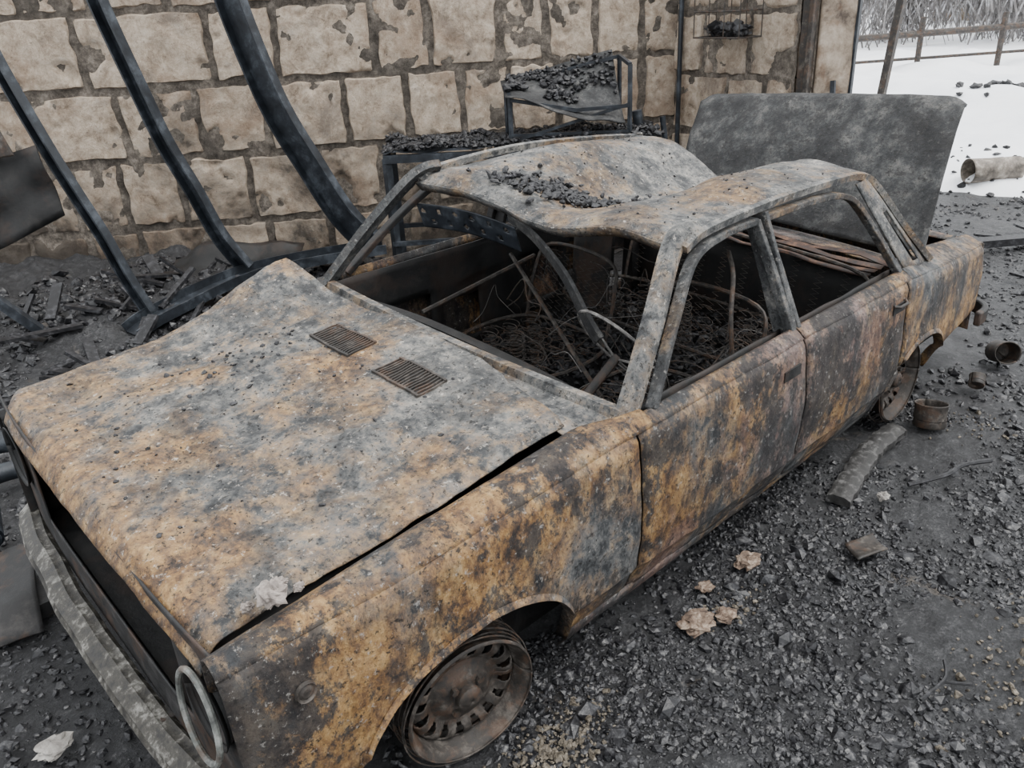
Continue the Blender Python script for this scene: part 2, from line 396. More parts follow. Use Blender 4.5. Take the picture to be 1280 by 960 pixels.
for r0,r1,h0,h1 in((.024,.022,0,.008),(.022,.017,.008,.004),(.017,.010,.004,.008),(.010,.0005,.008,.008)):
    m.grid(lambda a,t:(c.x+math.cos(a)*lerp(r0,r1,t),c.y-lerp(h0,h1,t),c.z+math.sin(a)*lerp(r0,r1,t)),lin(0,2*math.pi,24),[0,1])
m.obj('side_marker_lamp',M_rim,CAR)
m=MB(W)
for x in(2.045,2.82):
    for s in(-1,1): m.sweep([(x-.05,s*(Y(x,.625)+.003),.622),(x+.05,s*(Y(x,.625)+.003),.622)],rect(.008,.035))  # dark strips on the door skin stand in for shade in the handle openings
m.obj('door_handle_dark_strips',M_in,CAR,smooth=False)
m=MB(W)
for x in(2.82,): m.tube([(x-.05,-(Y(x,.625)+.004),.64),(x-.03,-(Y(x,.625)+.02),.637),(x+.03,-(Y(x,.625)+.02),.637),(x+.05,-(Y(x,.625)+.004),.64)],.006)
m.obj('door_handles',M_rim,CAR)
m=MB(W)
m.grid(lambda y,z:(3.975+.02*(1-(abs(y)/.71)**2),y,z),lin(-.71,.71,40),lin(.15,.585,14),keep=lambda y,z:not(.42<abs(y)<.66 and .36<z<.5))
m.grid(lambda x,y:(x,y,.655-.02*(abs(y)/.6)**2-.04*sm(3.1,3.45,x)),lin(3.22,3.42,8),lin(-.66,.66,20))
m.grid(lambda x,y:(x,y,.59-.01*abs(y)),lin(3.90,3.99,3),lin(-.70,.70,20))
m.obj('tail_panel_and_deck',M_side,CAR,solid=.006)
m=MB(W); m.grid(lambda x,y:(x,y,.22+.02*nz(x,y,0,6)),lin(2.9,3.97,12),lin(-.62,.62,14)); m.grid(lambda y,z:(2.98+.1*(z-.2),y,z),lin(-.68,.68,10),lin(.15,.64,5))
m.obj('boot_floor',M_in,CAR,solid=.006)
m=MB()
A,B,Cc,D=Vector((3.36,-.665,.66)),Vector((3.75,-.600,1.265)),Vector((3.75,.745,1.225)),Vector((3.36,.64,.755))
nn=(B-A).cross(D-A).normalized()
def lid(u,v):
    p=A.lerp(B,u).lerp(D.lerp(Cc,u),v)
    e=min(v,1-v)
    cu=.02*math.sin(math.pi*v)+.015*math.sin(math.pi*u)
    p=p-nn*(-cu)+nn*.014*fbm(p.x,p.y,p.z,4)
    if u>.965: p.x+=.02*(u-.965)/.035
    if u>.9 and e<.06: 
        k=(.06-e)/.06*(u-.9)/.1; p+= (A-B)*.05*k*k
    return p
m.grid(lid,lin(0,1,36),lin(0,1,50))
for v0,v1 in((.03,.08),(.92,.97)): m.grid(lambda u,v:lid(u,v)-nn*.02,[.04,.5,.96],[v0,v1])
m.obj('boot_lid',M_lid,CAR,solid=.012,ang=60)
m=MB(); m.tube(cr([(3.42,-.5,.62),(3.36,-.5,.72),(3.42,-.48,.80)],5),.01); m.tube(cr([(3.42,.5,.68),(3.36,.5,.78),(3.42,.48,.88)],5),.01); m.obj('boot_hinges',M_wire,CAR)
m=MB()
bp=cr([(.16,.87,.295),(.12,.76,.315),(.085,.35,.30),(.080,-.05,.265),(.10,-.42,.215),(.14,-.60,.19),(.20,-.66,.17)],9)
bp=[p+Vector((.006*nz(p.y,0,1,6),0,.008*nz(p.y,2,1,5))) for p in bp]
m.sweep(bp,[(-.010,-.044),(.006,-.042),(.012,-.028),(.020,-.022),(.020,.022),(.012,.028),(.006,.042),(-.010,.044),(.0,.02),(.0,-.02)][::-1],up=(.8,0,.6))
m.obj('front_bumper',M_bump,CAR,ang=40)
m=MB()
for y,z in((.5,.31),(-.3,.24)): m.box((.17,y,z),(.14,.05,.03))
m.obj('bumper_brackets',M_rim,CAR,smooth=False,bevel=.004)
m=MB(W); m.sweep(cr([(3.85,-.78,.26),(3.99,-.76,.26),(4.05,-.6,.26),(4.07,0,.26),(4.05,.6,.26),(3.99,.76,.26)],6),rect(.03,.07)); m.obj('rear_bumper',M_inr,CAR,bevel=.008)

def wheel(name,loc,rz=0,tilt=0,wires=True):
    m=MB()
    def lathe(prof,keep=None,n=96):
        m.grid(lambda a,k:(prof[int(k)][0]*math.cos(a),prof[int(k)][1],prof[int(k)][0]*math.sin(a)),lin(0,2*math.pi,n),list(range(len(prof))),keep)
    lathe([(.174,-.070),(.178,-.064),(.170,-.058),(.161,-.045),(.154,-.005),(.146,.005),(.146,.03),(.163,.05),(.176,.056),(.181,.062)])
    pr=[(.152,-.008),(.147,-.018),(.140,-.024),(.132,-.027),(.123,-.027),(.113,-.023),(.105,-.016),(.094,-.012),(.082,-.016),(.070,-.027),(.058,-.034),(.045,-.034),(.034,-.036),(.032,-.052),(.026,-.058),(.012,-.061),(.001,-.061)]
    def keep(a,k):
        i=int(k)
        ph=(a*16/(2*math.pi))%1
        if 1<=i<=5: 
            w=.30 if i in(2,3,4) else .22
            if abs(ph-.5)<w*.75: return False
        return True
    lathe(pr,keep,192)
    for i in range(4):
        a=math.pi/4+i*math.pi/2; c=Vector((.052*math.cos(a),-.034,.052*math.sin(a)))
        m.tube([c,c+Vector((0,-.012,0))],.009,6)
    R=Matrix.Rotation(rz,4,'Z')@Matrix.Rotation(tilt,4,'X'); T=Matrix.Translation(loc)@R
    m.v=[tuple(T@Vector(p)) for p in m.v]
    o=m.obj(name,M_rim,CAR,solid=.004)
    m=MB(); m.tube([T@Vector((0,.002,0)),T@Vector((0,.09,0))],.125,24); m.obj(name+'_brake_drum',M_in,CAR)
    m=MB()
    for q in range(9 if wires else 3):
        r=.184+random.uniform(-.004,.012); yy=random.uniform(-.05,.08); ph=random.random()*6
        m.tube([T@Vector((r*math.cos(a)*(1+.03*math.sin(2*a+ph)),yy+.02*math.sin(a+ph),r*math.sin(a)-.004)) for a in lin(0,2*math.pi*.97,50)],.0022,5)
    m.obj(name+'_tyre_wire',M_wire,CAR)
wheel('wheel_front_left',(.705,-.690,.185),-.16,.05)
wheel('wheel_rear_left',(3.13,-.68,.185),0,0)
wheel('wheel_front_right',(.695,.70,.185),-.12,0)
wheel('wheel_rear_right',(3.13,.70,.185))
m=MB(); m.tube([(.70,-.62,.19),(.70,.62,.2)],.03,10); m.tube([(3.13,-.62,.2),(3.13,.62,.2)],.035,12); m.obj('axles',M_in,CAR)

# interior
m=MB(W); m.grid(lambda x,y:(x,y,.17+.04*fbm(x,y,0,4)+.05*math.exp(-(y/.1)**2)),lin(1.25,3.0,50),lin(-.72,.72,40)); m.obj('floor_pan',M_in,CAR)
P=[];S=[]
for i in range(5200):
    x=random.uniform(1.35,3.2);y=random.uniform(-.68,.68); P.append(W((x,y,.20+.05*random.random()+.14*abs(nz(x,y,0,3)))));S.append(random.uniform(.005,.022))
chunks('interior_char',P,S,M_char,CAR)
m=MB(W)
c=Vector((1.74,-.36,.65)); ax=Vector((.80,-.1,.60)).normalized(); e1=ax.orthogonal().normalized(); e2=ax.cross(e1)
m.tube([c+(e1*math.cos(a)+e2*math.sin(a))*.185*(1+.04*math.sin(2*a)) for a in lin(0,2*math.pi,40)],.0055,6,cap=False)
for a in(.2,2.2,4.2): m.tube([c+(e1*math.cos(a)+e2*math.sin(a))*.18,c-ax*.04],.0045,6)
m.obj('steering_wheel',M_wirel,CAR)
m=MB(W); m.tube([c-ax*.03,(1.32,-.32,.36)],.016,10); m.obj('steering_column',M_inr,CAR)
m=MB(W)
def seat(cx,cy,w,d,back):
    z0=.36
    fr=cr([(cx-d/2,cy-w/2,z0),(cx-d/2,cy+w/2,z0),(cx+d/2,cy+w/2,z0),(cx+d/2,cy-w/2,z0)],6,True); m.tube(fr,.008,6,closed=True)
    bk=cr([(cx+d/2,cy-w/2,z0),(cx+d/2+.06,cy-w/2,z0+back*.6),(cx+d/2+.11,cy-w/2+.06,z0+back),(cx+d/2+.11,cy+w/2-.06,z0+back),(cx+d/2+.06,cy+w/2,z0+back*.6),(cx+d/2,cy+w/2,z0)],6); m.tube(bk,.008,6)
    for i in range(10):
        y=cy-w/2+w*(i+.5)/10
        pts=[(cx-d/2+d*k/28,y+.018*(1 if (k//1)%2 else -1),z0-.01+.03*math.sin(k*.4+i)) for k in range(29)]
        m.tube(pts,.0022,5)
        pts=[(cx+d/2+.02+.09*k/22,y+.018*(1 if k%2 else -1),z0+.04+(back-.06)*k/22) for k in range(23)]
        m.tube(pts,.0022,5)
    for i in range(26):
        x=cx-d/2+.06+random.random()*(d-.1); y=cy-w/2+.05+random.random()*(w-.1)
        m.tube([(x+.03*math.cos(k*.7),y+.03*math.sin(k*.7),z0-.10+k*.0038) for k in range(40)],.002,5)
seat(1.96,-.36,.46,.42,.34); seat(1.98,.34,.46,.42,.32); seat(2.68,0,1.15,.42,.30)
m.obj('seat_springs_and_frames',M_wire,CAR)
for nm,mt,cnt,r in(('loose_wiring',M_wirel,26,.0014),('bent_tubes',M_wire,14,.0028)):
    m=MB(W)
    for i in range(cnt):
        x,y=random.uniform(1.38,2.6),random.uniform(-.62,.6); z=random.uniform(.30,.54)
        pts=[(x,y,z)]
        dx,dy=random.uniform(-.2,.2),random.uniform(-.25,.25)
        for k in range(4): pts.append((max(1.36,pts[-1][0]+dx*.4+random.uniform(-.06,.06)),max(-.66,min(.66,pts[-1][1]+dy*.5+random.uniform(-.06,.06))),max(.24,min(.62,pts[-1][2]+random.uniform(-.12,.12)))))
        m.tube(cr(pts,5),r,5)
    if mt is M_wire:
        m.tube([(1.9,-.15,.3),(2.0,.45,.72)],.009,6); m.tube([(1.6,.55,.55),(2.3,.62,.6)],.009,6)
        m.tube(cr([(2.02,-.60,.62),(2.03,-.58,.76),(2.06,-.56,.88),(2.12,-.50,.93)],6),.008,8)
    m.obj(nm,mt,CAR)
m=MB(W)
m.sweep(cr([(1.42,-.68,.60),(1.44,-.3,.63),(1.44,.3,.63),(1.40,.68,.62)],6),rect(.04,.012)); m.sweep([(1.5,-.68,.50),(1.5,.68,.52)],rect(.02,.05))
for y in(-.5,-.15,.2,.5): m.sweep([(1.40,y,.62),(1.48,y+.03,.30)],rect(.03,.012))
m.obj('dashboard_frame',M_in,CAR,smooth=False)
m=MB(W)
hp=cr([(1.70,.12,1.00),(1.70,.0,.96),(1.685,-.15,.87),(1.66,-.27,.76),(1.655,-.33,.70)],8)
m.sweep(hp,[(-.024,-.004),(.024,-.008),(.028,.004),(-.018,.006)],up=(1,0,.3),scale=[lerp(.7,1.25,i/(len(hp)-1)) for i in range(len(hp))])
m.obj('hanging_header_trim',M_lid,CAR)
m=MB(W)
def pk(u,v): return not any(math.hypot((u-.05-.085*i)*.42,(v-.5-(.22 if i%2 else -.2))*.09)<.0095 for i in range(11))
m.grid(lambda u,v:(lerp(1.69,1.80,u)+.03*v,lerp(.64,.20,u),lerp(.950,.925,u)+.02*math.sin(u*3)-.10*v),lin(0,1,80),lin(0,1,16),keep=pk)
m.obj('perforated_header_plate',M_rib,CAR,solid=.003)
M_shelf=mat_dark('rusty_shelf',(.006,.005,.005),(.045,.022,.014),(.17,.09,.055),14)
m=MB(W)
for x in(2.99,3.05,3.11,3.17): m.quad((x,-.6,.645),(x+.035,-.6,.65),(x+.035,.6,.645),(x,.6,.65),10,.03,x*3)
m.obj('parcel_shelf_slats',M_shelf,CAR,solid=.004)
m=MB(W); m.tube(cr([(2.45,.42,.40),(2.47,.42,.62),(2.49,.42,.78)],6),.085,20); m.obj('scorched_canister',M_inr,CAR)

P=[];S=[]
for i in range(560):
    t=random.gauss(0,1)*.13; w=random.gauss(0,1)*.055
    x=1.97+t*.75+w*.6;y=.09-t*.62+w*.8
    if abs(y)<.5 and 1.74<x<2.5: P.append(W((x,y,roof_z(x,y)+.008+.014*random.random())));S.append(random.uniform(.005,.018))
for i in range(160):
    x=random.uniform(1.8,2.8);y=random.uniform(-.5,.5);P.append(W((x,y,roof_z(x,y)+.005)));S.append(random.uniform(.002,.006))
for i in range(300):
    x=random.uniform(.2,1.1);y=random.gauss(.05,.30)
    if -.6<y<.65: P.append(W((x,y,hood_z(x,y)+.006)));S.append(random.choice([.002,.002,.003,.003,.004,.007]))
for i in range(45):
    x=random.gauss(.72,.10);y=random.gauss(.28,.10);P.append(W((x,y,hood_z(x,y)+.007)));S.append(random.uniform(.003,.010))
chunks('charred_bits_on_bodywork',P,S,M_char,CAR)
def lump(m,loc,size,seed,flat=.7,n=22,T=Widt):
    def fn(a,b):
        r=size*(1+.5*fbm(math.cos(a)*math.sin(b)*1.3+seed,math.sin(a)*math.sin(b)*1.3,math.cos(b)*1.3,1.6,5))
        return (loc[0]+r*math.cos(a)*math.sin(b),loc[1]+.8*r*math.sin(a)*math.sin(b),loc[2]+flat*r*math.cos(b))
    m.grid(fn,lin(0,2*math.pi,n),lin(0.02,math.pi-.02,n//2))
m=MB(W); lump(m,(.29,-.675,.712),.030,3,.85); lump(m,(.335,-.625,.685),.012,5); lump(m,(.25,-.64,.680),.013,9); lump(m,(.345,-.68,.70),.012,12)
m.obj('mortar_fragments_on_fender',mat_dark('pinkish_mortar',(.10,.085,.075),(.27,.235,.21),(.42,.38,.345),22,rough=(.8,.95)),CAR,smooth=False)

# ================================================================= GROUND
k=NT('ash_ground')
n1=k.noise(1.1,10,.7,.5); n2=k.noise(30,10,.8,0,(1,1,1),(3,3,3)); n3=k.noise(3,10,.75,.6,(1,1,1),(9,1,1)); n4=k.noise(110,5,.75)
nn_=k.math('ADD',k.math('MULTIPLY',n2,.6),k.math('MULTIPLY',n4,.4))
c1=k.ramp(nn_,[(.38,(.002,.002,.003)),(.48,(.009,.009,.010)),(.56,(.032,.032,.034)),(.66,(.15,.148,.145))])
c2=k.ramp(nn_,[(.38,(.006,.006,.007)),(.48,(.022,.023,.025)),(.57,(.07,.071,.074)),(.67,(.24,.238,.235))])
x=k.sep(k.pos.outputs['Position'])
wet=k.ramp(k.math('ADD',n1,k.math('MULTIPLY_ADD',x[0],.022,k.math('MULTIPLY',x[1],-.02))),[(.54,0),(.74,1)])
col=k.mix(wet,c1,c2)
col=k.mix(k.ramp(n3,[(.60,0),(.66,.55)]),col,k.ramp(nn_,[(.4,(.022,.017,.013)),(.6,(.15,.12,.09))]))
k.fin(col,k.ramp(n1,[(.35,.32),(.6,.65)]),0,nn_,1.0,.02,.5)
M_ground=k.m
def behind(x,y): return (x-2.79)*.559+(y-3.61)*.829>-.06
def gz(x,y):
    z=.018*fbm(x,y,0,2.2)+.012*fbm(x,y,4,9,3)
    q=((x-1.2)*.559+(y-3.6)*.829)
    heap=.20*sm(-1.3,-.2,q)*sm(3.4,2.2,x)
    return z-.012+heap*(1+.6*fbm(x,y,2,2.5))
m=MB(); 
xs=lin(-1.6,6.0,260); ys=lin(-3.0,4.9,260)
m.grid(lambda x,y:(x,y,gz(x,y)),xs,ys)
m.grid(lambda x,y:(x,y,gz(x,y)*sm(12,6,x)),lin(6.0,12,60),lin(-8,4.9,90))
m.grid(lambda x,y:(x,y,-.03),[-6,-1.6],[-8,5]); m.grid(lambda x,y:(x,y,gz(x,y)),lin(-1.6,6,60),lin(-8,-3,40))
GR=m.obj('ground',M_ground,ang=80)
P=[];S=[]
def scat(n,x0,x1,y0,y1,s0,s1,pw=2.2,thr=.25):
    for i in range(n):
        x=random.uniform(x0,x1);y=random.uniform(y0,y1)
        if behind(x,y): continue
        if fbm(x,y,7,1.3)+thr<random.random()*.5-.1: continue
        s=s0+(s1-s0)*random.random()**pw
        P.append((x,y,gz(x,y)+s*.05));S.append(s)
scat(46000,.75,3.4,-2.1,-.55,.0025,.015,2.5,.2); scat(15000,3.2,8,-2.6,1.0,.006,.026,3,.15); scat(9000,-.7,.8,-.9,2.3,.003,.02,2.5)
scat(9000,.2,3.6,1.0,4.2,.008,.05,3.2); scat(520,.75,3.8,-2.1,-.7,.014,.034,1.5)
k=NT('charcoal_gravel'); n=k.noise(30,6,.8); n2=k.noise(90,4,.7)
k.fin(k.ramp(n,[(.34,(.002,.002,.003)),(.48,(.010,.010,.0115)),(.57,(.034,.034,.037)),(.68,(.17,.166,.158))]),k.ramp(n,[(.3,.22),(.7,.6)]),0,n2,.5,.004)
chunks('charcoal_rubble',P,S,k.m,GR)
P=[];S=[]
for cx_,cy_,sp,nn0 in((.78,-.90,.07,500),(.95,-.86,.05,160),(1.9,-1.62,.12,200),(1.62,-.9,.05,60),(3.3,-1.0,.1,60)):
    for i in range(nn0):
        x,y=random.gauss(cx_,sp*1.4),random.gauss(cy_,sp*.7); P.append((x,y,gz(x,y)+.004));S.append(random.uniform(.002,.008) if random.random()<.93 else .013)
chunks('tan_ash_crumbs',P,S,mat_dark('tan_ash',(.02,.016,.012),(.09,.075,.055),(.23,.20,.16),60),GR)

def crumple(name,loc,size,mat,seed,flat=.35):
    m=MB(); lump(m,(loc[0],loc[1],loc[2]+flat*size*.8),size,seed,flat); return m.obj(name,mat,smooth=False)
M_paper=mat_dark('scorched_paper',(.03,.02,.015),(.13,.09,.065),(.32,.26,.205),30,rough=(.8,.95))
crumple('paper_scrap',(1.47,-.88,.0),.055,M_paper,1,.3); crumple('paper_scrap',(1.56,-.92,.0),.035,M_paper,4,.3); crumple('paper_scrap',(1.83,-.83,.0),.045,M_paper,8,.35)
crumple('paper_scrap',(1.63,-.80,0),.03,M_paper,11,.3)
crumple('stone_fragment',(-.09,.07,.0),.045,M_stone,2,.4); crumple('stone_fragment',(2.50,-.98,0),.025,M_stone,6,.5)
m=MB(); m.quad((2.05,-1.10,.02),(2.18,-1.14,.035),(2.24,-1.06,.02),(2.12,-1.02,.03),8,.05); m.obj('metal_scrap',M_rim,solid=.006)
m=MB(); m.tube(cr([(2.62,-1.02,.02),(2.75,-1.10,.035),(2.88,-1.12,.03),(3.0,-1.18,.02)],6),.009,6); m.obj('burnt_stick',M_char)
m=MB(); m.tube(cr([(1.62,-1.48,.015),(1.72,-1.50,.03),(1.80,-1.47,.02)],6),.005,6);m.tube(cr([(1.72,-1.50,.02),(1.75,-1.56,.03)],6),.004,6); m.obj('charred_twig',M_char)
m=MB()
pp=cr([(2.36,-.875,.015),(2.55,-.84,.022),(2.72,-.81,.026),(2.86,-.80,.025),(3.02,-.80,.02)],9)
m.sweep(pp,[(-.045,-.02),(.045,-.02),(.045,.005),(.02,.016),(-.02,.018),(-.042,.008)],scale=[1+.25*nz(i*.5,3,1) for i in range(len(pp))]); m.obj('charred_plank',mat_dark('ashen_wood',(.008,.0075,.007),(.028,.027,.026),(.11,.108,.105),34))
def can(name,loc,r,h,axis):
    m=MB(); ax=Vector(axis).normalized(); a0=Vector(loc)
    n=24; e1=ax.orthogonal().normalized(); e2=ax.cross(e1)
    prof=[(0.001,0),(r*.95,0),(r,.006),(r*.96,h*.3),(r,h*.34),(r*.96,h*.6),(r,h*.94),(r*1.03,h)]
    m.grid(lambda a,k:a0+ax*prof[int(k)][1]+(e1*math.cos(a)+e2*math.sin(a))*prof[int(k)][0]*(1+.05*math.sin(2*a)),lin(0,2*math.pi,n),list(range(len(prof))))
    return m.obj(name,M_rim,solid=.004)
can('rusty_can',(3.16,-.88,.005),.062,.10,(.15,.1,1)); can('rusty_can',(4.05,-.84,.05),.055,.12,(-.6,-.5,.25)); can('rusty_can',(3.62,-.90,.035),.035,.05,(.6,.2,.5))
M_pipe=mat_dark('chalky_pipe',(.05,.042,.033),(.17,.145,.12),(.36,.33,.28),10)
pipe=can('scorched_pipe',(8.05,.36,.17),.11,.45,(-.75,.65,0)); pipe.data.materials[0]=M_pipe
m=MB()
for i in range(26):
    x=random.uniform(4.2,7.2);y=random.uniform(-1.4,.7)
    a=random.uniform(0,3.1);l=random.uniform(.05,.30)
    m.sweep([(x,y,.02),(x+l*math.cos(a),y+l*math.sin(a),.03+random.random()*.03)],rect(random.uniform(.015,.045),.015))
m.sweep([(5.6,.15,.05),(6.2,-.35,.06)],rect(.10,.05)); m.obj('burnt_lath_debris',M_char,smooth=False)
m=MB(); m.quad((-.16,.62,.03),(.03,.57,.04),(.13,.98,.10),(-.07,1.08,.09),14,.05,3); m.box((.0,.84,.03),(.18,.34,.05)); m.obj('scorched_metal_tray',M_inr,solid=.01)
m=MB(); m.tube([(.02,1.14,.10),(.06,1.32,.14)],.055,18); m.tube([(.02,1.13,.10),(.018,1.12,.098)],.045,18); m.obj('burnt_canister',M_rib)
m=MB(); m.tube(cr([(-.15,1.95,.12),(.2,1.9,.13),(.5,1.72,.12)],6),.05,14); m.tube([(-.2,1.7,.09),(.32,1.62,.10)],.04,14); m.obj('fallen_pipe',M_rib)
m=MB(); m.quad((-.3,1.15,.05),(-.04,1.12,.10),(-.04,1.4,.12),(-.3,1.5,.08),8,.05,9); m.obj('crumpled_sheet',M_in,solid=.008)

# ================================================================= WALLS
k=NT('limestone_blocks')
n1=k.noise(1.8,10,.7,.6); n2=k.noise(9,12,.82,.3,(1,1,1),(2,2,2)); n3=k.noise(60,8,.8); n5=k.noise(1.0,10,.68,.5,(1,1,1),(6,6,6))
col=k.ramp(n2,[(.34,(.15,.112,.08)),(.44,(.36,.285,.215)),(.55,(.53,.44,.345)),(.70,(.70,.625,.53))])
col=k.mix(k.ramp(n1,[(.49,0),(.60,.5)]),col,(.27,.18,.12))
n9=k.noise(3.1,10,.72,.4,(1,1,1),(31,6,6)); col=k.mix(k.ramp(n9,[(.53,0),(.64,.55)]),col,(.13,.105,.088))
z=k.sep(k.pos.outputs['Position'])
soot=k.math('ADD',k.math('MULTIPLY',n5,.9),k.math('ADD',k.math('MULTIPLY',z[2],-.20),k.math('MULTIPLY',z[0],-.040)))
soot=k.math('ADD',soot,k.math('MULTIPLY',n2,.3))
col=k.mix(k.ramp(soot,[(.34,0),(.48,.88)]),col,(.030,.026,.023))
col=k.mix(k.ramp(n3,[(.57,0),(.64,.65)]),col,(.09,.065,.05))
k.fin(col,.9,0,k.math('ADD',n2,k.math('MULTIPLY',n3,.7)),1.0,.020,.2); M_block=k.m
k=NT('rough_mortar'); n=k.noise(16,12,.8); n2=k.noise(1.2,5,.6)
col=k.ramp(n,[(.36,(.045,.038,.032)),(.5,(.15,.128,.106)),(.64,(.32,.28,.235))]); col=k.mix(k.ramp(n2,[(.47,0),(.62,.5)]),col,(.04,.036,.032))
k.fin(col,.95,0,n,1.0,.03,.2); M_mortar=k.m
def wall(name,org,d,s0,s1,z1,rows,rowz,nrm):
    root=empty(name); d=Vector((d[0],d[1],0)).normalized(); n=Vector((nrm[0],nrm[1],0)).normalized(); o=Vector((org[0],org[1],0))
    m=MB(); m.grid(lambda s,z:o+d*s+Vector((0,0,z))+n*(.016+.022*fbm(s,z,0,7)),lin(s0,s1,int((s1-s0)/.03)),lin(-.1,z1,int(z1/.03)))
    m.grid(lambda s,z:o+d*s+Vector((0,0,z))-n*.3,[s0,s1],[-.1,z1]); m.grid(lambda t,z:o+d*s1+Vector((0,0,z))-n*.3*t,[0,1],[-.1,z1]); m.grid(lambda t,z:o+d*s0+Vector((0,0,z))-n*.3*t,[0,1],[-.1,z1])
    m.grid(lambda s,t:o+d*s+Vector((0,0,z1))-n*.3*t,[s0,s1],[0,1])
    m.obj('mortar',M_mortar,root)
    m=MB()
    for r,(za,zb) in enumerate(rowz):
        seams=rows[r]
        for a,b in zip(seams[:-1],seams[1:]):
            g=.013; a1,b1,z0,zt=a+g+random.uniform(0,.014),b-g,za+g+random.uniform(-.010,.012),zb-g+random.uniform(-.012,.010)
            dep=.030+random.uniform(-.012,.014); sd=random.random()*50
            tilt=random.uniform(-.05,.05)
            nu=max(6,int((b1-a1)/.016));nv=26
            def fn(u,v):
                e=min(u,1-u)*(b1-a1); f=min(v,1-v)*(zt-z0); q=min(e,f)
                pu=a1+(b1-a1)*u+.022*nz(v*4,sd,0)*(1 if u>.5 else -1)*(abs(u-.5)*2)+tilt*(v-.5)*.5; pz=z0+(zt-z0)*v+.020*nz(u*5,sd,5)*(abs(v-.5)*2)
                w=sm(0,.014,q)
                dd=dep*w+.008*fbm(pu,pz,sd,9,6)*w-(.022*sm(.32,.5,fbm(pu,pz,sd+3,3.5)))*w
                if q<=1e-6: dd=-.012
                return o+d*pu+Vector((0,0,pz))+n*dd
            m.grid(fn,lin(0,1,nu),lin(0,1,nv))
    m.obj('blocks',M_block,root,ang=60); return root
RZ=[(-.08,.37),(.37,.85),(.85,1.33),(1.33,1.81),(1.81,2.27)]
def jit(s0,s1,w0=.36,w1=.62):
    L=[s0]
    while L[-1]<s1-.3: L.append(L[-1]+random.uniform(w0,w1))
    L[-1]=s1; return L
rows=[jit(-3,2.92),
 [-3,-2.5,-2.0,-1.55,-1.22,-.82,-.33,.18,.62,1.02,1.5,1.95,2.4,2.92],
 [-3,-2.5,-2.05,-1.68,-1.12,-.60,-.14,.42,.86,1.26,1.62,1.98,2.35,2.62,2.92],
 [-3,-2.5,-1.95,-1.28,-.44,.0,.67,1.06,1.57,1.90,2.27,2.62,2.92],
 jit(-3,2.92)]
wall('wall_back',(2.79,3.61),(.829,-.559),-3,2.92,2.27,rows,RZ,(-.559,-.829))
cx,cy=2.79+.829*2.90,3.61-.559*2.90
rd=Vector((4.95-cx,.86-cy,0)); L=rd.length
rowsr=[[0,.5,L],[0,.38,.85,L],[0,.55,.9,L],[0,.32,.74,L],[0,.5,L]]
RZ2=[(-.08,.33),(.33,.78),(.78,1.19),(1.19,1.60),(1.60,2.27)]
nr=Vector((rd.y,-rd.x,0)).normalized(); 
if nr.x>0: nr=-nr
wall('wall_right',(cx,cy),(rd.x,rd.y),0,L,2.27,rowsr,RZ2,(nr.x,nr.y))
m=MB(); m.tube([(cx-.10,cy-.10,0),(cx-.09,cy-.10,2.2)],.018,8); m.obj('corner_pipe',M_rib)
DR=empty('door_1')
M_beige=mat_dark('scorched_beige_steel',(.06,.042,.03),(.27,.215,.16),(.42,.36,.29),6,rough=(.5,.8),rust=.4)
m=MB(); m.sweep([(4.93,.80,0),(4.93,.80,2.3)],rect(.07,.07),up=(1,0,0)); m.sweep([(4.88,.76,0),(4.88,.76,2.3)],rect(.03,.03),up=(1,0,0)); m.obj('door_frame_post',M_rim,DR,smooth=False,bevel=.006)
m=MB(); m.quad((4.98,.76,.02),(5.16,.62,.02),(5.16,.62,2.2),(4.98,.76,2.2),14,.015,2); m.obj('door_leaf',M_beige,DR,solid=.03)
m=MB(); m.sweep([(5.17,.61,0),(5.17,.61,2.25)],rect(.03,.03),up=(1,0,0)); m.sweep(cr([(5.04,.67,.98),(5.03,.65,1.08),(5.04,.66,1.18)],4),rect(.03,.02),up=(1,0,0)); m.obj('door_leaf_edge',M_rib,DR,smooth=False)
WB=empty('wire_basket'); m=MB()
dd=rd.normalized(); nn2=nr
def bpnt(a,b,z): p=Vector((cx,cy,0))+dd*(.46+a)+nn2*(.06+b); p.z=z; return p
zb=1.45
for z in(zb,zb+.16,zb+.36): m.tube([bpnt(0,0,z),bpnt(.42,0,z),bpnt(.42,.2,z),bpnt(0,.2,z),bpnt(0,0,z)],.006,6)
for i in range(8): m.tube([bpnt(.06*i,0,zb),bpnt(.06*i,.2,zb)],.004,5); 
for i in range(4): 
    m.tube([bpnt(.14*i,.2,zb),bpnt(.14*i,.2,zb+.36)],.004,5); m.tube([bpnt(.14*i,0,zb),bpnt(.14*i,0,zb+.36)],.004,5)
m.obj('wires',M_wire,WB)
P=[];S=[]
for i in range(60): p=bpnt(.04+.34*random.random(),.04+.12*random.random(),zb+.02+.05*random.random());P.append(p);S.append(random.uniform(.02,.05))
chunks('charred_contents',P,S,M_char,WB)

